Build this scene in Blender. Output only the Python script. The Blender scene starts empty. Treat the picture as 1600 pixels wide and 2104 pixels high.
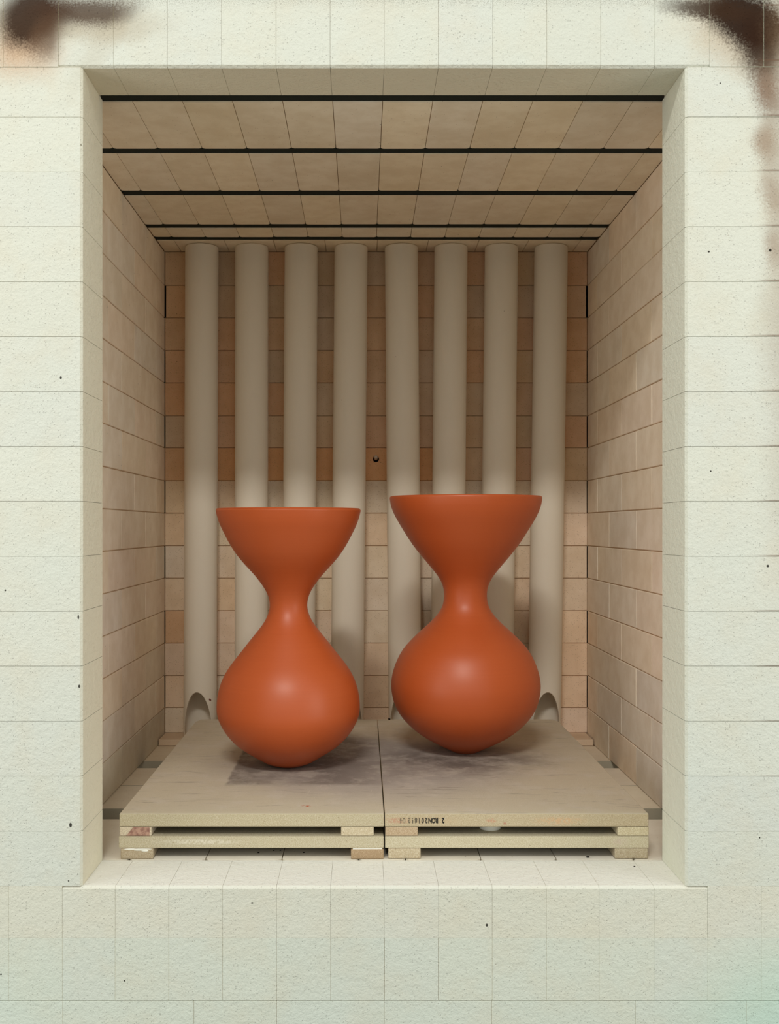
import bpy, bmesh, math, random
from mathutils import Vector, Matrix
random.seed(7)
SC = bpy.context.scene
COL = SC.collection

# ---------------------------------------------------------------- camera
EYE = 0.504                       # eye height above the hearth (z = 0 is the top of the hearth)
F = 2213.0                        # focal length in pixels of the 1600 x 2104 frame
cam = bpy.data.cameras.new('camera')
cam.sensor_width = 36.0
cam.lens = F / 2104.0 * 36.0
cam.shift_x = 55.0 / 2104.0
cam.shift_y = 32.0 / 2104.0
cam.clip_start = 0.01
camo = bpy.data.objects.new('camera', cam)
COL.objects.link(camo)
camo.location = (0, 0, EYE)
camo.rotation_euler = (math.pi / 2, 0, 0)
SC.camera = camo

# ---------------------------------------------------------------- light
world = bpy.data.worlds.new('world')
SC.world = world
world.use_nodes = True
wt = world.node_tree
bg = wt.nodes['Background']              # the workshop round the kiln: pale walls and ceiling over a darker floor
tc = wt.nodes.new('ShaderNodeTexCoord')
sx = wt.nodes.new('ShaderNodeSeparateXYZ')
mr = wt.nodes.new('ShaderNodeMapRange')
mr.interpolation_type = 'SMOOTHSTEP'
mr.inputs['From Min'].default_value = -0.65
mr.inputs['From Max'].default_value = 0.15
mx = wt.nodes.new('ShaderNodeMix')
mx.data_type = 'RGBA'
mx.inputs[6].default_value = (0.22, 0.21, 0.16, 1)
mx.inputs[7].default_value = (1.02, 1.06, 1.00, 1)
wt.links.new(tc.outputs['Generated'], sx.inputs[0])
wt.links.new(sx.outputs[2], mr.inputs['Value'])
wt.links.new(mr.outputs[0], mx.inputs[0])
wt.links.new(mx.outputs[2], bg.inputs[0])
bg.inputs[1].default_value = 0.75
la = bpy.data.lights.new('strip_light', 'AREA')
la.shape = 'RECTANGLE'
la.size = 0.75
la.size_y = 0.18
la.energy = 43.0
la.color = (1.0, 0.96, 0.88)
lo = bpy.data.objects.new('strip_light', la)
COL.objects.link(lo)
lo.location = (-0.30, -0.75, EYE + 0.647 + 2.26 * 0.572)
lo.rotation_euler = (Vector((0.03, 2.0, 0.35)) - lo.location).to_track_quat('-Z', 'Y').to_euler()
for sx_ in (-1, 1):                       # two weak fill lamps added out of frame to brighten the jambs
    sb = bpy.data.lights.new('added_fill', 'AREA')
    sb.shape = 'RECTANGLE'
    sb.size = 0.9
    sb.size_y = 1.4
    sb.energy = 11.5
    sb.color = (1.0, 0.97, 0.90)
    so = bpy.data.objects.new('added_fill', sb)
    COL.objects.link(so)
    so.location = (0.03 + sx_ * 1.75, 0.55, EYE + 0.1)
    so.rotation_euler = (Vector((0.03, 1.75, EYE)) - so.location).to_track_quat('-Z', 'Y').to_euler()
SC.view_settings.view_transform = 'Standard'
SC.view_settings.look = 'None'
SC.view_settings.gamma = 1.0
SC.view_settings.exposure = 0.0
SC.view_settings.use_curve_mapping = False
SC.cycles.max_bounces = 14
SC.cycles.diffuse_bounces = 8


# ---------------------------------------------------------------- node helpers
class NT:
    def __init__(s, name, rough=0.9, spec=0.2):
        s.m = bpy.data.materials.new(name)
        s.m.use_nodes = True
        s.t = s.m.node_tree
        s.b = s.t.nodes['Principled BSDF']
        s.b.inputs['Roughness'].default_value = rough
        s.b.inputs['Specular IOR Level'].default_value = spec
        g = s.t.nodes.new('ShaderNodeNewGeometry')
        s.pos = g.outputs['Position']
        s.nor = g.outputs['Normal']
        s.bumpn = None

    def n(s, k):
        return s.t.nodes.new(k)

    def put(s, sock, v):
        if isinstance(v, (int, float)):
            sock.default_value = v
        elif isinstance(v, (tuple, list)):
            sock.default_value = tuple(v) + ((1,) if len(v) == 3 and sock.type == 'RGBA' else ())
        else:
            s.t.links.new(v, sock)

    def math(s, op, a, b=0.0, c=0.0, clamp=False):
        d = s.n('ShaderNodeMath')
        d.operation = op
        d.use_clamp = clamp
        s.put(d.inputs[0], a); s.put(d.inputs[1], b); s.put(d.inputs[2], c)
        return d.outputs[0]

    def sep(s, v):
        d = s.n('ShaderNodeSeparateXYZ')
        s.put(d.inputs[0], v)
        return d.outputs

    def scale(s, v, xyz):
        d = s.n('ShaderNodeVectorMath')
        d.operation = 'MULTIPLY'
        s.put(d.inputs[0], v); s.put(d.inputs[1], xyz)
        return d.outputs[0]

    def add(s, v, w):
        d = s.n('ShaderNodeVectorMath')
        d.operation = 'ADD'
        s.put(d.inputs[0], v); s.put(d.inputs[1], w)
        return d.outputs[0]

    def noise(s, sc, det=2.0, rough=0.5, vec=None, dist=0.0):
        d = s.n('ShaderNodeTexNoise')
        s.put(d.inputs['Vector'], vec if vec is not None else s.pos)
        d.inputs['Scale'].default_value = sc
        d.inputs['Detail'].default_value = det
        d.inputs['Roughness'].default_value = rough
        d.inputs['Distortion'].default_value = dist
        return d.outputs['Fac']

    def spots(s, sc, size, density, vec=None):
        """small round pits: a few of the voronoi cells, only their middles"""
        d = s.n('ShaderNodeTexVoronoi')
        d.inputs['Scale'].default_value = sc
        s.put(d.inputs['Vector'], vec if vec is not None else s.pos)
        near = s.step(d.outputs['Distance'], size, size * 0.55)
        r = s.sep(d.outputs['Color'])[0]
        keep = s.math('LESS_THAN', r, density)
        return s.math('MULTIPLY', near, keep)

    def step(s, v, a, b):
        """0 at a .. 1 at b, smooth"""
        d = s.n('ShaderNodeMapRange')
        d.interpolation_type = 'SMOOTHSTEP'
        s.put(d.inputs['Value'], v)
        if a > b:
            d.inputs['From Min'].default_value = b
            d.inputs['From Max'].default_value = a
            d.inputs['To Min'].default_value = 1
            d.inputs['To Max'].default_value = 0
        else:
            d.inputs['From Min'].default_value = a
            d.inputs['From Max'].default_value = b
        return d.outputs[0]

    def mix(s, fac, a, b, mode='MIX'):
        d = s.n('ShaderNodeMix')
        d.data_type = 'RGBA'
        d.blend_type = mode
        s.put(d.inputs[0], fac); s.put(d.inputs[6], a); s.put(d.inputs[7], b)
        return d.outputs[2]

    def bump(s, h, dist, strength=1.0):
        d = s.n('ShaderNodeBump')
        d.inputs['Strength'].default_value = strength
        d.inputs['Distance'].default_value = dist
        s.put(d.inputs['Height'], h)
        if s.bumpn is not None:
            s.t.links.new(s.bumpn, d.inputs['Normal'])
        s.bumpn = d.outputs[0]
        s.t.links.new(s.bumpn, s.b.inputs['Normal'])

    def blob(s, u, v, cu, cv, ru, rv, rot=0.0, a=1.0, b=0.5):
        """soft ellipse in the plane (u, v): 1 inside, 0 outside"""
        du = s.math('SUBTRACT', u, cu)
        dv = s.math('SUBTRACT', v, cv)
        c, sn = math.cos(rot), math.sin(rot)
        p = s.math('ADD', s.math('MULTIPLY', du, c / ru), s.math('MULTIPLY', dv, sn / ru))
        q = s.math('ADD', s.math('MULTIPLY', du, -sn / rv), s.math('MULTIPLY', dv, c / rv))
        r = s.math('SQRT', s.math('ADD', s.math('MULTIPLY', p, p), s.math('MULTIPLY', q, q)))
        return s.step(r, a, b)

    def color(s, c):
        s.put(s.b.inputs['Base Color'], c)

    def objcol(s):
        d = s.n('ShaderNodeObjectInfo')
        return d.outputs['Color']


def plain(name, col, rough=0.9, spec=0.2):
    t = NT(name, rough, spec)
    k = t.noise(60, 3)
    t.color(t.mix(k, tuple(c * 0.9 for c in col), tuple(min(1, c * 1.1) for c in col)))
    return t.m


# front wall: pale porous brick with scorch marks that stay put on the wall
def front_material():
    t = NT('pale_fire_brick', 0.95, 0.1)
    x, y, z = t.sep(t.pos)
    wob = t.math('MULTIPLY', t.math('SUBTRACT', t.noise(9, 3), 0.5), 0.05)
    fine = t.math('MULTIPLY', t.math('SUBTRACT', t.noise(420, 2), 0.5), 0.02)
    u = t.math('ADD', t.math('ADD', x, wob), fine)
    v = t.math('ADD', t.math('ADD', z, t.math('MULTIPLY', wob, -0.7)), fine)
    c = t.objcol()
    mott = t.noise(14, 4, 0.6)
    c = t.mix(t.math('MULTIPLY', t.step(mott, 0.4, 0.75), 0.22), c, (0.62, 0.54, 0.40))
    c = t.mix(t.math('MULTIPLY', t.step(t.noise(5, 2, 0.5, t.add(t.pos, (3, 3, 3))), 0.5, 0.8), 0.3), c, (0.60, 0.66, 0.62))
    # fine pores
    wv = t.scale(t.add(t.pos, (0.3, 0, 0)), (1.0, 1.0, 1.7))
    c = t.mix(t.math('MULTIPLY', t.spots(380, 0.26, 0.20, wv), 0.38), c, (0.38, 0.30, 0.20))
    c = t.mix(t.math('MULTIPLY', t.spots(150, 0.15, 0.035, wv), 0.6), c, (0.22, 0.16, 0.11))
    # teal tint at the lower right, fainter at the lower left
    c = t.mix(t.math('MULTIPLY', t.blob(x, z, 0.60, -0.20, 0.26, 0.17, 0.5, 1.0, 0.1), 0.50), c, (0.40, 0.63, 0.55))
    c = t.mix(t.math('MULTIPLY', t.blob(x, z, -0.48, -0.16, 0.10, 0.10, 0, 1.0, 0.1), 0.3), c, (0.55, 0.66, 0.60))
    # dark grit along the very top
    grit = t.math('MULTIPLY', t.step(z, 1.228, 1.252), t.step(t.noise(800, 2), 0.48, 0.62))
    c = t.mix(t.math('MULTIPLY', grit, 0.55), c, (0.16, 0.15, 0.12))
    # warm singe round the scorch marks, then the black-brown scorch itself
    face = t.step(t.math('MULTIPLY', t.sep(t.nor)[1], -1.0), 0.3, 0.7)
    def lay(c, m, k, col):
        return t.mix(t.math('MULTIPLY', t.math('MULTIPLY', m, face), k), c, col)
    for (cu, cv, ru, rv, rot, a, b, k, col) in (
            (-0.478, 1.182, 0.070, 0.058, 0.2, 1.2, 0.2, 0.70, (0.52, 0.31, 0.17)),
            (-0.40, 1.212, 0.14, 0.030, -0.02, 1.2, 0.3, 0.50, (0.36, 0.28, 0.18)),
            (-0.370, 1.183, 0.10, 0.022, 0.95, 1.2, 0.3, 0.26, (0.44, 0.38, 0.28)),
            (-0.462, 1.217, 0.064, 0.052, 0.30, 1.15, 0.45, 0.96, (0.036, 0.018, 0.011)),
            (-0.385, 1.229, 0.088, 0.024, 0.05, 1.2, 0.3, 0.85, (0.06, 0.030, 0.018)),
            (-0.440, 1.190, 0.040, 0.026, 1.0, 1.2, 0.3, 0.60, (0.11, 0.06, 0.035)),
            (0.530, 1.200, 0.095, 0.065, -0.6, 1.2, 0.3, 0.50, (0.44, 0.30, 0.17)),
            (0.540, 1.219, 0.076, 0.046, -0.45, 1.15, 0.5, 0.98, (0.022, 0.010, 0.006)),
            (0.490, 1.233, 0.088, 0.019, -0.12, 1.2, 0.3, 0.90, (0.04, 0.020, 0.011)),
            (0.556, 1.182, 0.042, 0.060, 0.15, 1.2, 0.3, 0.92, (0.030, 0.013, 0.007)),
            (0.566, 1.118, 0.030, 0.050, 0.35, 1.2, 0.1, 0.80, (0.17, 0.085, 0.045)),
            (0.570, 1.045, 0.024, 0.045, 0.15, 1.2, 0.1, 0.62, (0.24, 0.13, 0.07)),
            (0.574, 0.972, 0.022, 0.045, 0.10, 1.2, 0.1, 0.50, (0.26, 0.15, 0.09)),
            (0.576, 0.90, 0.020, 0.040, 0.05, 1.2, 0.1, 0.45, (0.26, 0.15, 0.09))):
        c = lay(c, t.blob(u, v, cu, cv, ru, rv, rot, a, b), k, col)
    # brown rim along the right margin, strongest at the bed joints
    edge = t.step(u, 0.545, 0.60)
    c = lay(c, t.math('MULTIPLY', edge, t.step(z, 0.30, 0.75)), 0.40, (0.26, 0.17, 0.10))
    zz = t.math('ABSOLUTE', t.math('SUBTRACT', t.math('FRACT', t.math('DIVIDE', z, 0.07739)), 0.5))
    bed = t.math('MULTIPLY', t.step(zz, 0.475, 0.498), t.step(u, 0.535, 0.585))
    c = lay(c, t.math('MULTIPLY', bed, t.step(z, 0.0, 0.3)), 0.65, (0.14, 0.08, 0.05))
    # single deep pits
    for (px, pz, r, st) in ((145, 1695, 0.0022, 1.6), (141, 1810, .0012, 1), (160, 1796, .0010, 1), (518, 1855, .0019, .6),
                        (1000, 1901, .0018, 1.3), (125, 776, .0016, 1.4), (1456, 517, .0015, 1), (1582, 514, .0022, 1),
                        (11, 1213, .0014, 1), (166, 297, .0013, 1), (163, 1410, .0016, 1.6), (1577, 1163, .0020, 1),
                        (1560, 1721, .0012, 1), (2, 2002, .0014, 1), (256, 2015, .0012, 1), (1460, 968, .0012, 1),
                        (1479, 171, .0012, 1), (161, 1268, .0013, 2.6)):
        X = (px - 745) / 1462.0
        Z = EYE - (pz - 1084) / 1462.0
        c = lay(c, t.blob(x, z, X, Z, r, r * st, 0, 1.1, 0.7), 0.95, (0.02, 0.018, 0.014))
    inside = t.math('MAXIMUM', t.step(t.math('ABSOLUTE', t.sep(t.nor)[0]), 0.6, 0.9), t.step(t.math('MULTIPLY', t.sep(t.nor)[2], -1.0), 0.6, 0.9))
    c = t.mix(t.math('MULTIPLY', inside, 0.9), c, t.mix(t.step(x, 0.30, 0.44), (0.80, 0.755, 0.60), (0.75, 0.765, 0.655)))       # side faces and undersides are paler, yellower on the left
    sill_top = t.math('MULTIPLY', t.step(t.sep(t.nor)[2], 0.6, 0.9), t.step(t.math('ABSOLUTE', z), 0.02, 0.01))
    c = t.mix(t.math('MULTIPLY', sill_top, 0.8), c, (0.86, 0.86, 0.81))      # the top of the sill is whiter
    t.color(c)
    h = t.math('ADD', t.noise(230, 4, 0.7), t.math('MULTIPLY', t.noise(70, 2), 0.9))
    h = t.math('SUBTRACT', h, t.math('MULTIPLY', t.spots(330, 0.28, 0.20), 0.5))
    t.bump(h, 0.0016, 0.9)
    return t.m


def inner_material(name, pores, bump, mott=0.10, grey_sides=False):
    t = NT(name, 0.9, 0.15)
    c = t.objcol()
    n = t.noise(22, 4, 0.6)
    c = t.mix(t.step(n, 0.3, 0.7), c, t.mix(1.0, c, (1 - mott, 1 - mott * 1.3, 1 - mott * 1.7), 'MULTIPLY'))
    g = t.step(t.noise(700, 2, 0.6), 0.35, 0.65)
    c = t.mix(t.math('MULTIPLY', g, 0.10), c, (0.80, 0.72, 0.58))
    c = t.mix(t.math('MULTIPLY', t.spots(300, 0.28, pores), 0.5), c, (0.26, 0.15, 0.07))
    c = t.mix(t.math('MULTIPLY', t.spots(70, 0.11, 0.05), 0.6), c, (0.10, 0.06, 0.03))
    if grey_sides:                        # the sides of the hearth channels are darker and greyer
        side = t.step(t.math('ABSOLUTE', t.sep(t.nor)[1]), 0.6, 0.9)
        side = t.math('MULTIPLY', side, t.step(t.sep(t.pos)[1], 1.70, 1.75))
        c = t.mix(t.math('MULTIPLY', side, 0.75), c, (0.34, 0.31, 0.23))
    t.color(c)
    t.bump(t.noise(330, 3, 0.6), 0.0005, bump)
    return t.m


def tube_material():
    t = NT('smooth_ceramic_tube', 0.55, 0.25)
    c = t.mix(t.noise(6, 3, 0.6, t.scale(t.pos, (1, 1, 0.5))), (0.76, 0.69, 0.575), (0.81, 0.75, 0.645))
    c = t.mix(t.math('MULTIPLY', t.spots(40, 0.05, 0.06), 0.6), c, (0.25, 0.18, 0.12))
    x, y, z = t.sep(t.pos)
    c = t.mix(t.blob(x, z, -0.3535, 0.105, 0.0022, 0.0040, 0.5, 1.1, 0.6), c, (0.14, 0.025, 0.015))   # chip on the first notch
    t.color(c)
    t.bump(t.noise(160, 3), 0.0003, 0.4)
    return t.m


def vase_material():
    t = NT('terracotta_clay', 0.42, 0.50)
    ring = t.noise(1.0, 4, 0.7, t.scale(t.pos, (3, 3, 420)))
    c = t.mix(ring, (0.48, 0.086, 0.018), (0.53, 0.102, 0.022))
    c = t.mix(t.math('MULTIPLY', t.step(t.noise(8, 3), 0.4, 0.8), 0.25), c, (0.44, 0.075, 0.018))
    t.color(c)
    t.bump(ring, 0.0003, 0.16)
    t.bump(t.noise(900, 1), 0.0002, 0.25)
    return t.m


def shelf_material():
    t = NT('grainy_shelf', 0.95, 0.1)
    x, y, z = t.sep(t.pos)
    c = t.objcol()
    g = t.noise(760, 3, 0.7)
    c = t.mix(t.step(g, 0.38, 0.66), t.mix(1.0, c, (0.76, 0.71, 0.64), 'MULTIPLY'), c)
    c = t.mix(t.math('MULTIPLY', t.step(g, 0.60, 0.75), 0.35), c, (0.86, 0.82, 0.68))
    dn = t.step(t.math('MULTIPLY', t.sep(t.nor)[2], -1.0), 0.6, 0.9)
    c = t.mix(t.math('MULTIPLY', dn, 0.85), c, (0.16, 0.13, 0.09))          # shade between the shelves painted onto their undersides
    c = t.mix(t.math('MULTIPLY', t.spots(240, 0.24, 0.10), 0.55), c, (0.22, 0.15, 0.08))
    up = t.step(t.sep(t.nor)[2], 0.6, 0.9)
    high = t.math('MULTIPLY', up, t.step(z, 0.050, 0.060))
    w1 = t.math('MULTIPLY', t.math('SUBTRACT', t.noise(12, 4, 0.6), 0.5), 0.12)
    u = t.math('ADD', x, w1)
    v = t.math('ADD', y, t.math('MULTIPLY', w1, 0.8))
    # the top: brownish, with a grey-violet worn middle
    c = t.mix(t.math('MULTIPLY', high, 0.75), c, (0.60, 0.53, 0.42))
    c = t.mix(t.math('MULTIPLY', high, t.math('MULTIPLY', t.step(y, 1.66, 1.64), 0.8)), c, (0.60, 0.545, 0.41))
    m = t.blob(u, v, 0.02, 1.99, 0.30, 0.30, 0, 1.15, 0.5)
    c = t.mix(t.math('MULTIPLY', t.math('MULTIPLY', m, high), 0.90), c, (0.43, 0.385, 0.355))
    m = t.blob(u, v, 0.15, 2.30, 0.30, 0.10, 0, 1.2, 0.5)
    c = t.mix(t.math('MULTIPLY', t.math('MULTIPLY', m, high), 0.45), c, (0.50, 0.40, 0.29))
    # darker rectangular ghost on the left shelf
    wr = t.math('MULTIPLY', t.math('SUBTRACT', t.noise(30, 3), 0.5), 0.012)
    xr = t.math('ADD', x, wr)
    yr = t.math('ADD', y, wr)
    rect = t.math('MULTIPLY', t.math('MULTIPLY', t.step(xr, -0.236, -0.229), t.step(xr, 0.10, -0.06)),
                  t.math('MULTIPLY', t.step(yr, 1.808, 1.836), t.step(yr, 2.33, 2.20)))
    rect = t.math('MULTIPLY', rect, t.step(t.noise(9, 4, 0.6), 0.15, 0.6))
    c = t.mix(t.math('MULTIPLY', t.math('MULTIPLY', rect, high), 0.74), c, (0.155, 0.125, 0.11))
    m = t.blob(u, v, 0.18, 2.02, 0.22, 0.17, 0.2, 1.15, 0.1)
    m = t.math('MULTIPLY', m, t.step(t.noise(11, 4, 0.65), 0.25, 0.62))
    c = t.mix(t.math('MULTIPLY', t.math('MULTIPLY', m, high), 0.92), c, (0.145, 0.115, 0.10))
    sc = t.noise(1.0, 3, 0.7, t.scale(t.pos, (14, 160, 14)), 0.6)
    sc = t.math('MULTIPLY', t.step(sc, 0.63, 0.72), t.step(t.noise(7, 2), 0.5, 0.65))
    c = t.mix(t.math('MULTIPLY', t.math('MULTIPLY', sc, high), 0.5), c, (0.12, 0.09, 0.08))
    sc = t.noise(1.0, 2, 0.6, t.scale(t.add(t.pos, (5, 2, 0)), (120, 22, 14)), 0.8)
    sc = t.math('MULTIPLY', t.step(sc, 0.68, 0.74), t.step(t.noise(6, 2, 0.5, t.add(t.pos, (9, 2, 0))), 0.5, 0.65))
    c = t.mix(t.math('MULTIPLY', t.math('MULTIPLY', sc, high), 0.45), c, (0.72, 0.66, 0.58))
    # reddish and orange smudges on the front edges and by them
    for (cx, cz, rx, rz, k, col) in ((0.052, 0.0585, 0.022, 0.006, 0.55, (0.48, 0.20, 0.14)), (0.195, 0.0585, 0.010, 0.004, 0.6, (0.55, 0.16, 0.10)),
                                    (0.215, 0.054, 0.003, 0.003, 0.7, (0.40, 0.10, 0.08)), (0.30, 0.058, 0.05, 0.008, 0.45, (0.66, 0.36, 0.18)),
                                    (0.10, 0.0585, 0.06, 0.008, 0.25, (0.55, 0.34, 0.18)), (0.39, 0.026, 0.015, 0.008, 0.4, (0.55, 0.42, 0.38)),
                                    (-0.25, 0.026, 0.08, 0.005, 0.5, (0.80, 0.76, 0.66))):
        ml = t.blob(t.math('ADD', x, t.math('MULTIPLY', w1, 0.1)), z, cx, cz, rx, rz, 0, 1.1, 0.2)
        ml = t.math('MULTIPLY', ml, t.step(y, 1.650, 1.642))
        ml = t.math('MULTIPLY', ml, t.step(t.noise(260, 2), 0.35, 0.6))
        c = t.mix(t.math('MULTIPLY', ml, k), c, col)
    m = t.blob(x, y, -0.088, 1.685, 0.010, 0.008, 0.3, 1.1, 0.5)
    m = t.math('MULTIPLY', t.math('MULTIPLY', m, t.step(t.noise(200, 2), 0.48, 0.58)), high)
    c = t.mix(m, c, (0.50, 0.11, 0.04))
    # long faint scratches and rubbed patches
    r = t.step(t.noise(16, 5, 0.7, t.add(t.pos, (1, 7, 2))), 0.46, 0.68)
    c = t.mix(t.math('MULTIPLY', t.math('MULTIPLY', r, high), 0.45), c, (0.62, 0.56, 0.49))
    r = t.step(t.noise(1.0, 4, 0.75, t.scale(t.pos, (9, 60, 9)), 1.2), 0.56, 0.70)
    c = t.mix(t.math('MULTIPLY', t.math('MULTIPLY', r, high), 0.48), c, (0.22, 0.18, 0.155))
    t.color(c)
    t.bump(g, 0.0010, 0.7)
    return t.m


def stained_block_material():
    t = NT('stained_block', 0.95, 0.1)
    x, y, z = t.sep(t.pos)
    g = t.noise(520, 2, 0.7)
    c = t.mix(t.step(g, 0.4, 0.65), (0.50, 0.41, 0.30), (0.68, 0.60, 0.45))
    e = t.math('SUBTRACT', t.math('ADD', x, t.math('MULTIPLY', t.math('SUBTRACT', t.noise(90, 2), 0.5), 0.004)), t.math('MULTIPLY', z, 0.9))
    k = t.math('MULTIPLY', t.step(e, -0.3930, -0.3915), t.step(x, -0.3235, -0.3245))
    k = t.math('MULTIPLY', k, t.step(y, 1.645, 1.641))
    red = t.mix(t.step(t.noise(110, 3, 0.6), 0.42, 0.62), (0.22, 0.085, 0.07), (0.42, 0.24, 0.18))
    c = t.mix(t.math('MULTIPLY', k, 0.85), c, red)
    t.color(c)
    t.bump(g, 0.0010, 0.7)
    return t.m


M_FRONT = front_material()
M_SIDE = inner_material('tan_fire_brick', 0.03, 0.5)
M_CEIL = inner_material('ceiling_fire_brick', 0.05, 0.5)
M_BACK = inner_material('speckled_fire_brick', 0.50, 0.9)
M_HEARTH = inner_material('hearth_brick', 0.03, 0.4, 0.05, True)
M_TUBE = tube_material()
M_VASE = vase_material()
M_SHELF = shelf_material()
M_BLOCK = stained_block_material()
M_JOINT = plain('joint_brown', (0.50, 0.36, 0.23))
M_JOINTF = plain('joint_grey', (0.48, 0.45, 0.37))
M_DARK = plain('dark_strip', (0.020, 0.025, 0.021), 0.8, 0.1)
M_BLACK = plain('soot_black', (0.006, 0.005, 0.004), 1.0, 0.0)
M_INK = NT('stamp_ink', 0.8, 0.2)
M_WHITE = plain('white_wash', (0.80, 0.79, 0.72))
M_PEG = plain('pale_porcelain', (0.62, 0.53, 0.42), 0.5, 0.4)


# ---------------------------------------------------------------- mesh helpers
def link(name, me, mat=None, parent=None, color=None):
    o = bpy.data.objects.new(name, me)
    COL.objects.link(o)
    if mat is not None and len(me.materials) == 0:
        me.materials.append(mat)
    if parent is not None:
        o.parent = parent
    if color is not None:
        o.color = (*color, 1)
    return o


def from_bm(name, bm):
    bmesh.ops.recalc_face_normals(bm, faces=bm.faces[:])
    me = bpy.data.meshes.new(name)
    bm.to_mesh(me)
    bm.free()
    return me


def add_box(bm, x0, x1, y0, y1, z0, z1, bev=0.0, seg=1):
    r = bmesh.ops.create_cube(bm, size=1.0)
    vs = r['verts']
    for v in vs:
        v.co = Vector(((x0 + x1) / 2 + v.co.x * (x1 - x0), (y0 + y1) / 2 + v.co.y * (y1 - y0), (z0 + z1) / 2 + v.co.z * (z1 - z0)))
    if bev > 0:
        es = list({e for v in vs for e in v.link_edges})
        bmesh.ops.bevel(bm, geom=es, offset=bev, segments=seg, affect='EDGES', profile=0.5)


BOXES = {}
def box_part(name, mat, parent, x0, x1, y0, y1, z0, z1, bev=0.0, color=None, jitter=0.0):
    """a bevelled box; alike ones share their mesh"""
    key = (round(x1 - x0, 3), round(y1 - y0, 3), round(z1 - z0, 3), bev, mat.name, name)
    me = BOXES.get(key)
    if me is None:
        bm = bmesh.new()
        w, d, h = (x1 - x0) / 2, (y1 - y0) / 2, (z1 - z0) / 2
        add_box(bm, -w, w, -d, d, -h, h, bev)
        me = from_bm(name, bm)
        me.materials.append(mat)
        BOXES[key] = me
    o = link(name, me, None, parent, color)
    o.location = ((x0 + x1) / 2, (y0 + y1) / 2, (z0 + z1) / 2)
    return o


def prism(name, mat, parent, pts, axis, a, b, color=None):
    """polygon pts extruded along an axis: 'x' -> pts are (y, z), 'z' -> pts are (x, y)"""
    bm = bmesh.new()
    def P(p, t):
        return (t, p[0], p[1]) if axis == 'x' else (p[0], p[1], t)
    A = [bm.verts.new(P(p, a)) for p in pts]
    B = [bm.verts.new(P(p, b)) for p in pts]
    bm.faces.new(A)
    bm.faces.new(B[::-1])
    for i in range(len(pts)):
        j = (i + 1) % len(pts)
        bm.faces.new((A[i], A[j], B[j], B[i]))
    me = from_bm(name, bm)
    me.materials.append(mat)
    return link(name, me, None, parent, color)


def structure(name, boxes, mat, label):
    bm = bmesh.new()
    for b in boxes:
        add_box(bm, *b)
    o = link(name, from_bm(name, bm), mat)
    o['kind'] = 'structure'
    o['label'] = label
    return o


def tag(o, label, cat, group=None):
    o['label'] = label
    o['category'] = cat
    if group:
        o['group'] = group
    return o


def vary(c, a=0.05, warm=0.03):
    k = 1 + random.uniform(-a, a)
    w = random.uniform(-warm, warm)
    return (min(1, c[0] * k * (1 + w * 0.5)), min(1, c[1] * k), max(0, min(1, c[2] * k * (1 - w * 1.5))))


# ---------------------------------------------------------------- measures
YF, YJ, YB = 1.5137, 1.631, 2.566          # front face, back of the door frame, back wall
XL, XR = -0.4719, 0.5357                   # chamber side walls
OL, OR = -0.3940, 0.4535                   # door opening
ZL = 1.151                                 # underside of the lintel
ZC = 1.1614                                # chamber ceiling
def FX(px): return (px - 745) / 1462.0     # frame pixel to metres on the front face
def FZ(py): return EYE - (py - 1084) / 1462.0

# ---------------------------------------------------------------- front wall
g = 0.0023
front = structure('wall_front', [
    (-0.93, OL - g, YF + g, YJ - g, -0.62, 1.60), (OR + g, 1.03, YF + g, YJ - g, -0.62, 1.60),
    (OL - g, OR + g, YF + g, 1.605, ZL + g, 1.60), (OL - g, OR + g, YF + g, YJ - g, -0.62, -g)],
    M_JOINTF, 'pale firebrick front wall of the kiln framing the chamber opening')
CF = (0.635, 0.650, 0.585)
jg = 0.00022
CZ = [0.0]
for i in range(14):
    CZ.append(CZ[-1] + 0.07739 + (random.uniform(-.0004, .0004) if 0 < i < 13 else 0))
CZ.append(ZL)
for i in range(15):                        # the two door posts: long bricks, one per course at the opening
    z0, z1 = CZ[i] + jg * 1.3, CZ[i + 1] - jg * 1.3
    low = max(0, 0.35 - z0) * 0.10
    for side in (-1, 1):
        e = OL if side < 0 else OR
        c = vary((CF[0] - low, CF[1] - low * 0.6, CF[2] - low * 0.3), 0.012, 0.008)
        f = YF + random.uniform(-0.0004, 0.0004)
        ch = 0.0038
        far = e + side * 0.2286
        pts = [(e, f + ch), (e + side * ch * 0.9, f), (far, f), (far, YJ), (e, YJ)]
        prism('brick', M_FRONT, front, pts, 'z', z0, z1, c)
        for k in range(1, 3):              # further out, beyond the frame of the photograph
            a = e + side * (0.2286 * k + 0.0006)
            b = e + side * (0.2286 * (k + 1) - (0.02 if k == 2 else 0))
            box_part('brick', M_FRONT, front, min(a, b), max(a, b), f, YJ, z0, z1, 0.0006, vary(CF, 0.02))
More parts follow.
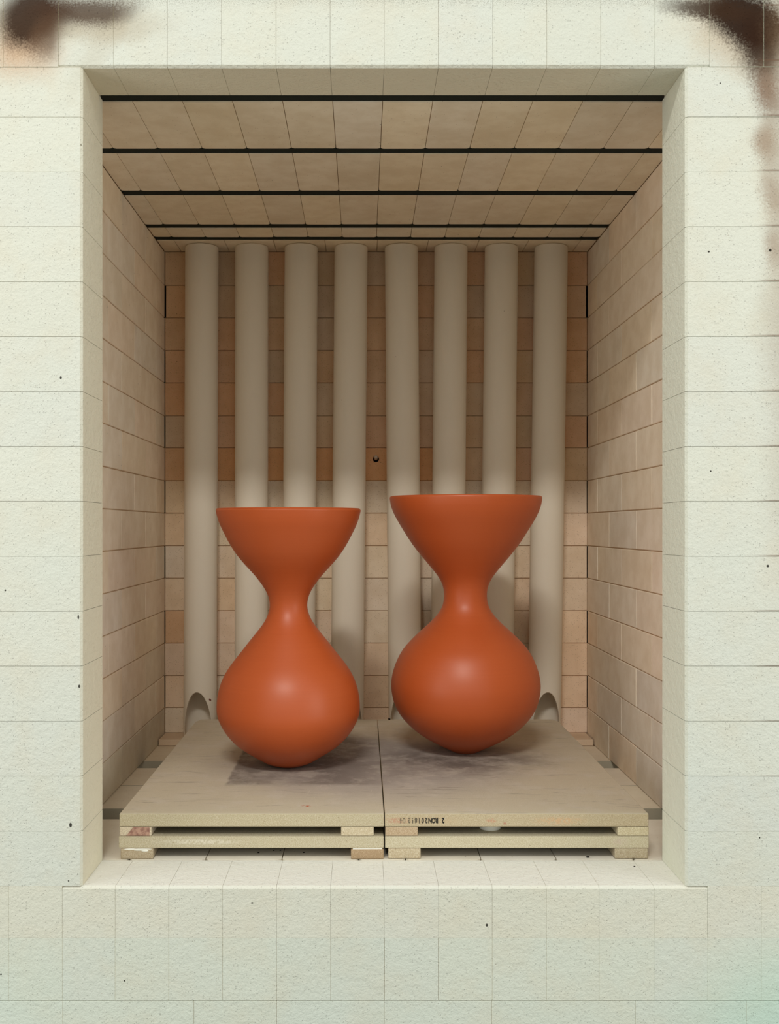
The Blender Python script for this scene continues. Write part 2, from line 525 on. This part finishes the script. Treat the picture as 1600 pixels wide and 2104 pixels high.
# the lintel of upright bricks
xs = [7, 120, 233, 343.5, 455, 567, 678, 789, 900.5, 1012, 1123, 1234, 1345.5, 1457, 1568.5]
xs = [FX(p) for p in xs]
while xs[0] > -0.90: xs.insert(0, xs[0] - 0.0763)
while xs[-1] < 0.98: xs.append(xs[-1] + 0.0763)
for a, b in zip(xs[:-1], xs[1:]):
    f = YF + random.uniform(-0.0005, 0.0005)
    inn = a > OL - 0.08 and b < OR + 0.08
    ch = 0.0036
    yb = 1.612
    pts = [(f, ZL + ch), (f, ZL + 0.2286), (YJ, ZL + 0.2286), (YJ, ZC + 0.02), (yb, ZC + 0.02), (yb, ZL), (f + ch, ZL)] if inn else \
          [(f, ZL + 0.001), (f, ZL + 0.2286), (YJ, ZL + 0.2286), (YJ, ZL + 0.001)]
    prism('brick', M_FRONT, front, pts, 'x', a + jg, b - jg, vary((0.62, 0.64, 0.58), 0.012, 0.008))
    box_part('brick', M_FRONT, front, a + 0.02, b + 0.0193, YF, YJ, ZL + 0.2294, ZL + 0.2294 + 0.19, 0.0006, vary(CF, 0.02))
# rows below the opening: header row whose top is the sill, then a course of upright bricks, then longer ones
xs = [18, 128, 236.5, 346.5, 457, 568, 679, 789, 901, 1011, 1122, 1230.5, 1343.5, 1453.5, 1563.5]
xs = [FX(p) for p in xs]
while xs[0] > -0.90: xs.insert(0, xs[0] - 0.0756)
while xs[-1] < 0.98: xs.append(xs[-1] + 0.0756)
Z1, Z2, Z3 = FZ(1927), FZ(2057), FZ(2385)
for i, (a, b) in enumerate(zip(xs[:-1], xs[1:])):
    f = YF + random.uniform(-0.0003, 0.0003)
    inn = b > OL and a < OR
    ch = 0.0035 if inn else 0.0004
    pts = [(f, Z1 + 0.0001), (f, -ch), (f + ch, 0), (YJ, 0), (YJ, Z1 + 0.0001)]
    prism('brick', M_FRONT, front, pts, 'x', a + jg * .8, b - jg * .8, vary((0.62, 0.625, 0.545), 0.010, 0.008))
    f += random.uniform(-0.0002, 0.0002)
    box_part('brick', M_FRONT, front, a + jg * .8, b - jg * .8, f, YJ, Z2 + 0.0004, Z1 - 0.0001, 0.0003, vary((0.595, 0.63, 0.56), 0.010, 0.008))
xs3 = [-0.9, -0.76, -0.60, FX(129), FX(398), FX(568), FX(789), FX(1009.5), FX(1305), FX(1533), 0.70, 0.86, 1.0]
for a, b in zip(xs3[:-1], xs3[1:]):
    box_part('brick', M_FRONT, front, a + jg, b - jg, YF, YJ, Z3, Z2 - 0.0001, 0.0003, vary((0.585, 0.63, 0.565), 0.010, 0.008))
    box_part('brick', M_FRONT, front, a + jg + 0.03, b - jg + 0.03, YF, YJ, -0.61, Z3 - 0.0006, 0.0003, vary((0.585, 0.63, 0.565), 0.010, 0.008))

# ---------------------------------------------------------------- chamber walls
GH = 0.0009                                # half a bed joint
zc = [EYE + (1084 - y) * YB / F for y in (517, 586.3, 653, 720, 786.6, 854.4, 919.9, 987.8, 1054.3, 1121.4, 1188.2, 1255, 1321.5, 1388, 1454.2, 1530)]
zc[-1] = -0.0005
CS = (0.90, 0.795, 0.645)
def side_wall(side):
    X = XL if side < 0 else XR
    s = structure('wall_left' if side < 0 else 'wall_right',
                  [(min(X + side * 0.0022, X + side * 0.09), max(X + side * 0.0022, X + side * 0.09), YJ - 0.002, YB + 0.09, -0.0003, ZC + 0.08)],
                  M_JOINT, 'tan firebrick %s wall of the kiln chamber' % ('left' if side < 0 else 'right'))
    for i in range(15):
        zt, zb = zc[i] - GH, zc[i + 1] + GH
        js = [2.459, 2.230, 1.998, 1.768] if i % 2 == 1 else [2.343, 2.111, 1.881]
        if side > 0 and i % 2 == 1 and i not in (7, 9, 11, 13, 1, 3, 5):
            js = js[1:]
        js = [YB - 0.001] + js + [YJ + 0.001]
        for a, b in zip(js[:-1], js[1:]):
            pr = random.uniform(-0.0006, 0.0006)
            xa, xb = X + side * pr, X + side * 0.05
            base = CS
            r = random.random()
            if r < 0.22: base = (0.89, 0.815, 0.695)
            elif r > 0.85: base = (0.92, 0.795, 0.645)
            if i in (12, 13, 14) and b < 2.35 and random.random() < 0.6: base = (0.85, 0.775, 0.655)
            if i >= 14 and side < 0: base = (0.76, 0.71, 0.58)
            box_part('brick', M_SIDE, s, min(xa, xb), max(xa, xb), b + 0.0004, a - 0.0004, zb, zt, 0.0011, vary(base, 0.025, 0.02))
    return s
wl = side_wall(-1)
wr = side_wall(1)

bk = structure('wall_back', [(XL - 0.02, XR + 0.02, YB + 0.0035, YB + 0.09, -0.10, ZC + 0.08)],
               M_JOINT, 'speckled orange firebrick back wall of the kiln chamber')
tubes_px = [414, 517, 617, 717, 826, 923.5, 1026, 1128]
cols = [338] + tubes_px + [1207]
for i in range(15):
    zt, zb = zc[i] - GH * 0.8, zc[i + 1] + GH * 0.8
    if i == 14:
        zb = EYE - 0.489 + 0.0006
    gap = i % 2 == 1
    for k in range(9):
        sh = 9 if (i + k) % 2 else -9
        a = XL + 0.0006 if k == 0 else (cols[k] + sh - 745) * YB / F
        sh2 = 9 if (i + k + 1) % 2 else -9
        b = XR - 0.0006 if k == 8 else (cols[k + 1] + sh2 - 745) * YB / F
        if gap and k == 0: a += 0.0009 if i > 1 else 0.0028
        if gap and k == 8: b -= 0.0009 if i > 1 else 0.0028
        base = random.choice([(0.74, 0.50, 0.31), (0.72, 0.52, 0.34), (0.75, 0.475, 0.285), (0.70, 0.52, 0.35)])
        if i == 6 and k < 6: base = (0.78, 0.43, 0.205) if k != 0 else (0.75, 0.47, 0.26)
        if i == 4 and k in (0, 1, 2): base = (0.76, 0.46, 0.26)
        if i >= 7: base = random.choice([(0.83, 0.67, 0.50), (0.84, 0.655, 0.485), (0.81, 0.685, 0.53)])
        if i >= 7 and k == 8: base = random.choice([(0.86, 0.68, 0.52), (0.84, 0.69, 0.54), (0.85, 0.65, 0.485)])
        if i == 11 and k == 0: base = (0.74, 0.49, 0.30)
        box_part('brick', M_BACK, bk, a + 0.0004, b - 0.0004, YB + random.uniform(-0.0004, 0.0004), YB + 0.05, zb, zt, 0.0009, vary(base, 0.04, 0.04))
    if gap:
        for x0, x1 in ((XL - 0.002, XL + 0.0009 if i > 1 else XL + 0.0028), (XR - 0.0009 if i > 1 else XR - 0.0028, XR + 0.002)):
            box_part('open_joint', M_BLACK, bk, x0, x1, YB + 0.002, YB + 0.006, zb, zt)
# ledge of brick along the foot of the back wall
ZP = EYE - 0.489
for a, b in ((XL + 0.001, -0.26), (-0.26, -0.02), (-0.02, 0.24), (0.24, XR - 0.004)):
    box_part('ledge_brick', M_SIDE, bk, a + 0.0005, b - 0.0005, 2.4825, YB + 0.01, 0.0008, ZP, 0.001, vary((0.68, 0.53, 0.39), 0.03))

# ---------------------------------------------------------------- ceiling
ceil = structure('ceiling', [(XL - 0.02, XR + 0.02, YJ - 0.01, YB + 0.09, ZC + 0.004, ZC + 0.09)],
                 M_JOINT, 'firebrick ceiling of the kiln chamber crossed by dark strips')
rows = [(1.663, 1.8676), (1.8942, 2.1024), (2.133, 2.335), (2.3655, 2.4369)]
CC = (0.92, 0.845, 0.69)
for (y0, y1) in rows:
    x = -0.0464 - 0.0772 * 6
    while x < XR:
        a, b = max(x, XL), min(x + 0.0772, XR)
        if b - a > 0.005:
            q = 0.005
            h = 0.00055
            pts = [(a + h, y0), (b - h, y0), (b - h, y1 - q), (b - h - q * 0.35, y1 - q * 0.3), (b - h - q, y1),
                   (a + h + q, y1), (a + h + q * 0.35, y1 - q * 0.3), (a + h, y1 - q)]
            d = random.uniform(-0.0005, 0.0005)
            prism('brick', M_CEIL, ceil, pts, 'z', ZC + d, ZC + 0.05, vary(CC, 0.04, 0.03))
        x += 0.0772
js = [XL] + [(p - 745) * YB / F for p in (372, 471, 568, 670, 774, 875, 975, 1073, 1176)] + [XR]
for a, b in zip(js[:-1], js[1:]):
    box_part('brick', M_CEIL, ceil, a + 0.0005, b - 0.0005, 2.4658, YB - 0.0004, ZC + random.uniform(0, 0.0006), ZC + 0.05, 0.0008, vary(CC, 0.03))
for (y0, y1) in ((1.612, 1.663), (1.8676, 1.8942), (2.1024, 2.133), (2.335, 2.3655), (2.4369, 2.4658)):
    box_part('dark_strip', M_DARK, ceil, XL, XR, y0 - (0.006 if y0 > 1.7 else -0.0005), y1 - 0.0005, ZC + 0.0012, ZC + 0.045)

# ---------------------------------------------------------------- hearth
floor = structure('floor', [(XL - 0.09, XR + 0.09, YJ - 0.02, YB + 0.05, -0.10, -0.062)],
                  M_JOINT, 'pale firebrick hearth floor with open channels')
def hearth_row(y0, y1, joints, col, ch=0.004):
    for a, b in zip(joints[:-1], joints[1:]):
        a2, b2 = a + 0.0007, b - 0.0007
        pts = [(a2 + ch, y0), (b2 - ch, y0), (b2, y0 + ch * 1.6), (b2, y1 - ch), (b2 - ch, y1), (a2 + ch, y1), (a2, y1 - ch), (a2, y0 + ch * 1.6)]
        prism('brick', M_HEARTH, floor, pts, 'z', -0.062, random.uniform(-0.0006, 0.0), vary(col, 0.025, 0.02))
J1 = [XL - 0.06] + [(p - 745) * 1.638 / F for p in (265, 422, 579, 737, 833, 988, 1143, 1303)] + [XR + 0.06]
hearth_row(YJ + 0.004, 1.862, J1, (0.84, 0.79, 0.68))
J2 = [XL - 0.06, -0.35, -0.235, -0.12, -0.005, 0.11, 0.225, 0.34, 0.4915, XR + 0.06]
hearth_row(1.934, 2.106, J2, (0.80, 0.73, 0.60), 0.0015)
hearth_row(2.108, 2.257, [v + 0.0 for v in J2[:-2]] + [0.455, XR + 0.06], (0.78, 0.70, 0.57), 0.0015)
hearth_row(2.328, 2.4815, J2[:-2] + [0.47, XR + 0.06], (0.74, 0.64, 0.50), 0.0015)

# ---------------------------------------------------------------- ceramic tubes against the back wall
def ceramic_tube():
    R, ri, n = 0.0387, 0.0345, 64
    z0, z1 = 0.0, ZC - ZP - 0.0006
    bm = bmesh.new()
    rings = []
    for (r, z) in ((R, z0), (R, z1 - 0.002), (R - 0.002, z1), (ri, z1), (ri, z0)):
        rings.append([bm.verts.new((r * math.cos(2 * math.pi * i / n), r * math.sin(2 * math.pi * i / n), z)) for i in range(n)])
    for a in range(5):
        A, B = rings[a], rings[(a + 1) % 5]
        for i in range(n):
            j = (i + 1) % n
            bm.faces.new((A[i], A[j], B[j], B[i]))
    me = from_bm('ceramic_tube', bm)
    tube = bpy.data.objects.new('ceramic_tube', me)
    COL.objects.link(tube)
    # the arched notch in the foot, flared towards the outside
    bm = bmesh.new()
    secs = []
    for (y, a, b) in ((-0.062, 0.0375, 0.094), (-0.0365, 0.0322, 0.0865), (-0.022, 0.0312, 0.078), (-0.004, 0.0312, 0.078)):
        cz = 0.022
        ring = [bm.verts.new((a * math.cos(t), y, cz + b * math.sin(t))) for t in [math.pi * k / 32 for k in range(33)]]
        ring += [bm.verts.new((-a, y, -0.03)), bm.verts.new((a, y, -0.03))]
        secs.append(ring)
    m = len(secs[0])
    for A, B in zip(secs[:-1], secs[1:]):
        for i in range(m):
            j = (i + 1) % m
            bm.faces.new((A[i], A[j], B[j], B[i]))
    bm.faces.new(secs[0]); bm.faces.new(secs[-1][::-1])
    cme = from_bm('cutter', bm)
    cut = bpy.data.objects.new('cutter', cme)
    COL.objects.link(cut)
    md = tube.modifiers.new('notch', 'BOOLEAN')
    md.object = cut
    md.operation = 'DIFFERENCE'
    md.solver = 'EXACT'
    dg = bpy.context.evaluated_depsgraph_get()
    out = bpy.data.meshes.new_from_object(tube.evaluated_get(dg))
    bpy.data.objects.remove(tube)
    bpy.data.objects.remove(cut)
    out.name = 'ceramic_tube'
    out.materials.clear()
    out.materials.append(M_TUBE)
    for p in out.polygons:
        p.use_smooth = abs(p.normal.z) < 0.6
    try:
        out.set_sharp_from_angle(angle=math.radians(35))
    except Exception:
        pass
    return out
tube_me = ceramic_tube()
labels = ['leftmost cream ceramic tube, arched notch in its foot showing beside the left vase',
          'second ceramic tube from the left, behind the left side of the left bowl',
          'third ceramic tube from the left, behind the neck of the left vase',
          'fourth ceramic tube from the left, just left of the round wall hole',
          'fifth ceramic tube from the left, just right of the round wall hole',
          'sixth ceramic tube from the left, behind the neck of the right vase',
          'seventh ceramic tube from the left, behind the right side of the right bowl',
          'rightmost cream ceramic tube, arched notch in its foot showing beside the right vase']
YT = 2.5225
for i, (tp, bp) in enumerate(((414.7, 411), (517.3, 516), (618.7, 612.5), (721, 712.5), (824.5, 832.5), (926.2, 917.5), (1029.7, 1019), (1131.8, 1117.3))):
    xb, xt = (bp - 745) * YT / F, (tp - 745) * YT / F
    o = link('ceramic_tube', tube_me)
    o.location = (xb, YT, ZP + 0.0002)
    o.rotation_euler = (0, math.atan((xt - xb) / 1.13), math.radians((-3, 4, 0, 10, -12, 5, -4, 2)[i]))
    o.rotation_mode = 'ZYX'
    tag(o, labels[i], 'tube', 'ceramic tubes standing along the back wall')

# peg in the round hole of the back wall
hx, hz = (772.2 - 745) * YB / F, EYE + (1084 - 943.5) * YB / F
hy = YB - 0.0006
bm = bmesh.new()
bmesh.ops.create_cone(bm, cap_ends=True, segments=24, radius1=0.0072, radius2=0.0072, depth=0.002, matrix=Matrix.Rotation(math.pi / 2, 4, 'X'))
hole = link('hole', from_bm('hole', bm), M_BLACK, bk)
hole.location = (hx, hy, hz)
hole['label'] = 'dark round hole'
bm = bmesh.new()
prof = [(0.0, -0.012), (0.0030, -0.0112), (0.0044, -0.0090), (0.0046, -0.004), (0.0046, 0.006)]
n = 20
rg = [[bm.verts.new((max(r, 1e-5) * math.cos(2 * math.pi * i / n), y, max(r, 1e-5) * math.sin(2 * math.pi * i / n))) for i in range(n)] for r, y in prof]
for A, B in zip(rg[:-1], rg[1:]):
    for i in range(n):
        bm.faces.new((A[i], A[(i + 1) % n], B[(i + 1) % n], B[i]))
bm.faces.new(rg[-1])
me = from_bm('peg', bm)
for p in me.polygons: p.use_smooth = True
peg = link('peg', me, M_PEG)
peg.location = (hx - 0.0003, YB - 0.004, hz + 0.0022)
peg.rotation_euler = (math.radians(-12), 0, 0)
tag(peg, 'small pale rounded peg poking out of the round hole between the middle tubes', 'peg')

# ---------------------------------------------------------------- kiln shelves and their blocks
def slab(px0, px1, ptop0, ptop1, z0, z1, col, label, back_cut, skew=0.0):
    """shelf slab; px are frame pixels of its front edge, ptop those of its back edge (2.444 m away)"""
    ya, yb = 1.638, 2.444
    x0, x1 = (px0 - 745) * ya / F, (px1 - 745) * ya / F
    u0, u1 = (ptop0 - 745) * yb / F, (ptop1 - 745) * yb / F
    q = 0.030
    bm = bmesh.new()
    pts = [(x0, ya), (x1, ya)]
    if back_cut > 0: pts += [(u1, yb - q), (u1 - 0.008, yb)]
    else: pts += [(u1, yb)]
    if back_cut < 0: pts += [(u0 + 0.008, yb), (u0, yb - q)]
    else: pts += [(u0, yb)]
    A = [bm.verts.new((p[0], p[1], z0)) for p in pts]
    B = [bm.verts.new((p[0], p[1], z1)) for p in pts]
    bm.faces.new(A[::-1]); bm.faces.new(B)
    for i in range(len(pts)):
        j = (i + 1) % len(pts)
        bm.faces.new((A[i], A[j], B[j], B[i]))
    bmesh.ops.bevel(bm, geom=bm.edges[:], offset=0.0014, segments=2, affect='EDGES', profile=0.5)
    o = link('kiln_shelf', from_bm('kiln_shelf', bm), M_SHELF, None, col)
    return tag(o, label, 'shelf', 'stacked kiln shelves')
ZA, ZB_, ZC_, ZD = 0.0162, 0.0347, 0.0488, 0.0688
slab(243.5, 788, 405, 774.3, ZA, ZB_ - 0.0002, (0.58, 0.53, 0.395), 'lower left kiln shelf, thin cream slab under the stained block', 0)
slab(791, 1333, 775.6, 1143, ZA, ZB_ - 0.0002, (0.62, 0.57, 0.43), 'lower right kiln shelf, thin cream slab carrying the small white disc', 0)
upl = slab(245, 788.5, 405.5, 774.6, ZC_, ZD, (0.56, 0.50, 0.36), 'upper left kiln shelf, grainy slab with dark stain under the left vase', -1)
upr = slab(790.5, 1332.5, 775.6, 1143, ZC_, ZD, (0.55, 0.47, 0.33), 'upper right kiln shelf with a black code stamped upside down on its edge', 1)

def block(px0, px1, z0, z1, col, label, mat=None, dy=0.0, rot=0.0, depth=0.052):
    x0, x1 = (px0 - 745) * 1.640 / F, (px1 - 745) * 1.640 / F
    bm = bmesh.new()
    w = (x1 - x0) / 2
    h = (z1 - z0)
    add_box(bm, -w, w, 0, depth, 0, h, 0.0014, 2)
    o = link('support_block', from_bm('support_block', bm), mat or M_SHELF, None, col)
    o.location = ((x0 + x1) / 2, 1.6386 + dy, z0)
    o.rotation_euler = (0, 0, rot)
    return tag(o, label, 'block', 'square blocks between the kiln shelves')
e = 0.0002
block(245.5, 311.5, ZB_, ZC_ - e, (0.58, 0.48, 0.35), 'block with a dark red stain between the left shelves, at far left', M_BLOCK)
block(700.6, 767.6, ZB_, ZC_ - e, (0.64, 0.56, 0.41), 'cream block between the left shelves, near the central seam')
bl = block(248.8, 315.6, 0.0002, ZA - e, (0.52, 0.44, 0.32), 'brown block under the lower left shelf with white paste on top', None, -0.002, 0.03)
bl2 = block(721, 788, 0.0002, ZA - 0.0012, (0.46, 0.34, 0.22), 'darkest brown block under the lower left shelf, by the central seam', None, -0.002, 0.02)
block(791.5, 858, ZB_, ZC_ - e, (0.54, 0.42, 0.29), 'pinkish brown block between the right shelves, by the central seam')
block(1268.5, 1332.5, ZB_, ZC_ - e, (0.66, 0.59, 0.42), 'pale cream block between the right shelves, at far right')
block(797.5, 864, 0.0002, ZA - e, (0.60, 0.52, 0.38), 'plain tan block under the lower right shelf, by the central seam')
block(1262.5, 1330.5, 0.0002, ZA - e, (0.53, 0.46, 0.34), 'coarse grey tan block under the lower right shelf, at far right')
# white paste and a thin white pad on two of the blocks
bm = bmesh.new()
for (x, z, rx, rz) in ((-0.010, 0.0150, 0.010, 0.0013), (0.002, 0.0142, 0.008, 0.0018), (0.012, 0.0128, 0.006, 0.0020), (0.006, 0.0150, 0.018, 0.0009)):
    bmesh.ops.create_icosphere(bm, subdivisions=2, radius=1, matrix=Matrix.Translation((x, 0.0006, z)) @ Matrix.Diagonal((rx, 0.0016, rz, 1)))
p = link('paste', from_bm('paste', bm), M_WHITE, bl)
p['label'] = 'white paste'
bm = bmesh.new()
add_box(bm, -0.022, 0.0225, 0.001, 0.045, ZA - 0.0014, ZA - 0.0004, 0)
p = link('pad', from_bm('pad', bm), M_WHITE, bl2)
p['label'] = 'thin white pad'

# the stamped code, upside down on the front edge of the upper right shelf: 2 RON201812 04
x, y, z = M_INK.sep(M_INK.pos)
fade = M_INK.step(x, 0.055, 0.125)
keep = M_INK.math('GREATER_THAN', M_INK.math('ADD', M_INK.noise(650, 2, 0.7), M_INK.math('MULTIPLY', fade, 0.30)), 0.50)
M_INK.color(M_INK.mix(fade, (0.16, 0.13, 0.09), (0.012, 0.012, 0.011)))
M_INK.put(M_INK.b.inputs['Alpha'], keep)
code = bpy.data.objects.new('stamped_code', None)
def glyph(ch, px, parent):
    cu = bpy.data.curves.new('letter', 'FONT')
    cu.body = ch
    cu.size = 0.0112
    cu.align_x = 'CENTER'
    cu.offset = 0.00048
    cu.resolution_u = 3
    t = bpy.data.objects.new('letter', cu)
    COL.objects.link(t)
    dg = bpy.context.evaluated_depsgraph_get()
    me = bpy.data.meshes.new_from_object(t.evaluated_get(dg))
    bpy.data.objects.remove(t)
    me.materials.clear()
    me.materials.append(M_INK.m)
    X = (px - 745) * 1.638 / F
    # turned half a turn in the plane of the edge, facing the viewer
    M = Matrix.Translation((X, 1.6377, 0.0624)) @ Matrix.Rotation(math.pi, 4, 'Y') @ Matrix.Rotation(math.pi / 2, 4, 'X') @ Matrix.Diagonal((0.66, 1, 1, 1))
    me.transform(M)
    return me
bmc = bmesh.new()
for ch, px in (('2', 910.2), ('R', 897), ('O', 890.3), ('N', 883.2), ('2', 875.6), ('0', 868.2), ('1', 861.3), ('8', 854.4), ('1', 847.6), ('2', 840.8), ('0', 830), ('4', 824)):
    me = glyph(ch, px, None)
    bmc.from_mesh(me)
    bpy.data.meshes.remove(me)
me = bpy.data.meshes.new('stamped_code')
bmc.to_mesh(me); bmc.free()
bpy.data.objects.remove(code)
o = link('stamped_code', me, M_INK.m, upr)
o['label'] = 'black stamped code, upside down'

# ---------------------------------------------------------------- the two vases
PL = [(0.1320, 0.4655), (0.1302, 0.4566), (0.1275, 0.4477), (0.1241, 0.4388), (0.1198, 0.4299), (0.1151, 0.4209), (0.1108, 0.412), (0.1057, 0.4031),
      (0.1002, 0.3942), (0.0943, 0.3853), (0.087, 0.3764), (0.0795, 0.3675), (0.0711, 0.3586), (0.063, 0.3497), (0.0556, 0.3407), (0.0491, 0.3318),
      (0.0431, 0.3229), (0.0382, 0.314), (0.0352, 0.3051), (0.0337, 0.2962), (0.0338, 0.29), (0.0349, 0.2828), (0.0393, 0.2712), (0.0475, 0.257),
      (0.0627, 0.2383), (0.0774, 0.2196), (0.0925, 0.2004), (0.1074, 0.1812), (0.1186, 0.1625), (0.1256, 0.1438), (0.1292, 0.1269), (0.1307, 0.1064),
      (0.1285, 0.0898), (0.1201, 0.0716), (0.1068, 0.0529), (0.0875, 0.0351), (0.0524, 0.013), (0.041, 0.006), (0.022, 0.0)]
PR = [(0.147, 0.4910), (0.147, 0.4862), (0.145, 0.4768), (0.1415, 0.4673), (0.1372, 0.4579), (0.1318, 0.4484), (0.1262, 0.439), (0.1204, 0.4295),
      (0.1145, 0.4201), (0.1085, 0.4106), (0.1022, 0.4012), (0.095, 0.3918), (0.0874, 0.3823), (0.0796, 0.3729), (0.0715, 0.3634), (0.0637, 0.354),
      (0.056, 0.3445), (0.0494, 0.3351), (0.0447, 0.3256), (0.042, 0.3162), (0.0411, 0.3068), (0.0412, 0.3001), (0.0431, 0.2855), (0.0504, 0.2709),
      (0.0632, 0.2558), (0.0741, 0.2454), (0.0854, 0.2354), (0.0963, 0.2255), (0.1063, 0.2152), (0.1156, 0.2052), (0.1234, 0.1953), (0.129, 0.1849),
      (0.1335, 0.1755), (0.1376, 0.1651), (0.1408, 0.1547), (0.1437, 0.1405), (0.1446, 0.1264), (0.1419, 0.1075), (0.136, 0.0877), (0.1239, 0.0683),
      (0.1056, 0.0489), (0.079, 0.0291), (0.0486, 0.013), (0.0344, 0.006), (0.022, 0.0)]

def smooth_profile(P, n=320):
    L = [0.0]
    for a, b in zip(P[:-1], P[1:]):
        L.append(L[-1] + math.dist(a, b))
    out = []
    k = 0
    for i in range(n + 1):
        s = L[-1] * i / n
        while k < len(P) - 2 and L[k + 1] < s: k += 1
        t = (s - L[k]) / (L[k + 1] - L[k])
        p0, p1, p2, p3 = P[max(k - 1, 0)], P[k], P[k + 1], P[min(k + 2, len(P) - 1)]
        out.append(tuple(0.5 * (2 * p1[c] + (p2[c] - p0[c]) * t + (2 * p0[c] - 5 * p1[c] + 4 * p2[c] - p3[c]) * t * t +
                                (3 * p1[c] - p0[c] - 3 * p2[c] + p3[c]) * t ** 3) for c in (0, 1)))
    for _ in range(40):
        out = [out[0]] + [tuple((out[i - 1][c] + 2 * out[i][c] + out[i + 1][c]) / 4 for c in (0, 1)) for i in range(1, len(out) - 1)] + [out[-1]]
    return out

def lathe(name, prof, n=128, cap=True):
    bm = bmesh.new()
    rg = [[bm.verts.new((r * math.cos(2 * math.pi * i / n), r * math.sin(2 * math.pi * i / n), z)) for i in range(n)] for r, z in prof]
    for A, B in zip(rg[:-1], rg[1:]):
        for i in range(n):
            bm.faces.new((A[i], A[(i + 1) % n], B[(i + 1) % n], B[i]))
    if cap:
        bm.faces.new(rg[0]); bm.faces.new(rg[-1])
    me = from_bm(name, bm)
    for p in me.polygons: p.use_smooth = len(p.vertices) == 4
    try: me.set_sharp_from_angle(angle=math.radians(50))
    except Exception: pass
    return me

def vase(P, rim, x, y, label):
    outer = smooth_profile(P)
    t = 0.006
    top = [(r, z) for r, z in rim]
    ztop = top[0][1]
    inner = [(max(r - t, 0.012), z + (t * 0.4 if z < 0.1 else 0)) for r, z in outer[6:] if z > 0.012]
    inner = [(top[0][0] - 0.001, ztop - 0.0005)] + inner
    # one turned piece seen as lip, bowl and body; the bowl meets the body at the neck
    kn = min(range(len(outer)), key=lambda i: outer[i][0] if 0.2 < outer[i][1] < 0.4 else 9)
    ki = min(range(len(inner)), key=lambda i: abs(inner[i][1] - outer[kn][1]))
    root = bpy.data.objects.new('vase', None)
    COL.objects.link(root)
    root.empty_display_size = 0.05
    root.location = (x, y, ZD + 0.0002)
    link('rim', lathe('rim', [inner[0]] + top + [outer[0], outer[1]], cap=False), M_VASE, root)
    link('bowl', lathe('bowl', outer[1:kn + 1] + inner[:ki + 1][::-1], cap=False), M_VASE, root)
    link('body', lathe('body', inner[ki:][::-1] + outer[kn:], cap=True), M_VASE, root)
    return tag(root, label, 'vase', 'hourglass terracotta vases')
# left: the lip carries a fine groove; right: a plain rounded lip
vase(PL, [(0.1268, 0.4696), (0.1290, 0.4700), (0.1302, 0.4696), (0.1310, 0.4686), (0.1308, 0.4679), (0.1307, 0.4676), (0.1314, 0.4673), (0.1319, 0.4664)],
     -0.1356, 1.969, 'left hourglass vase, terracotta orange, slimmer neck, grooved rim, on the left shelf')
vase(PR, [(0.1415, 0.4950), (0.1440, 0.4956), (0.1456, 0.4951), (0.1466, 0.4938), (0.1470, 0.4924)],
     0.1993, 2.09, 'right hourglass vase, terracotta orange, taller and rounder with wider bowl, on the right shelf')

# small white disc between the right shelves
hd = (ZC_ - ZB_) / 2 - 0.0002
me = lathe('spacer_disc', [(0.0152, -hd), (0.0163, -hd + 0.0011), (0.0163, hd)], 56)
o = link('spacer_disc', me, M_WHITE)
o.location = ((1006.5 - 745) * 1.680 / F, 1.680, (ZB_ + ZC_) / 2)
tag(o, 'small round white spacer disc standing between the two right shelves', 'spacer')

# ---------------------------------------------------------------- crumbs on the hearth
def crumb(x, y, sx, sy, sz, label, rot=0.0):
    bm = bmesh.new()
    bmesh.ops.create_icosphere(bm, subdivisions=1, radius=1)
    for v in bm.verts:
        v.co *= random.uniform(0.75, 1.2)
        v.co = Vector((v.co.x * sx, v.co.y * sy, v.co.z * sz))
    o = link('crumb', from_bm('crumb', bm), M_BLACK)
    zmin = min(v.co.z for v in o.data.vertices)
    o.location = (x, y, -zmin)
    o.rotation_euler = (0, 0, rot)
    return tag(o, label, 'crumb', 'dark crumbs on the hearth')
def hp(px, py):
    d = F * EYE / (py - 1084)
    return (px - 745) * d / F, d
for px, py, s, lab in ((1207, 1762, 0.0032, 'black flake on the sill before the right shelves, left of the far right block'),
                       (1303, 1781, 0.0018, 'tiny dark speck on the sill in front of the far right block'),
                       (624, 1752, 0.0022, 'dark crumb under the left shelves, right of the row of crumbs'),
                       (576, 1748, 0.0015, 'dark crumb under the left shelves at a floor joint, right end of the row'),
                       (562, 1748, 0.0014, 'dark crumb under the left shelves, middle of the row'),
                       (531, 1752.5, 0.0020, 'dark crumb under the left shelves, left end of the row')):
    X, Y = hp(px, py)
    crumb(X, Y, s, s * 0.9, s * 0.35, lab, random.uniform(-0.4, 0.4))
o = crumb(0.0600, 2.436, 0.0030, 0.0018, 0.0022, 'dark frayed crumb at the back edge of the right shelf, left of the vase', 0.3)
o.location.z += ZD
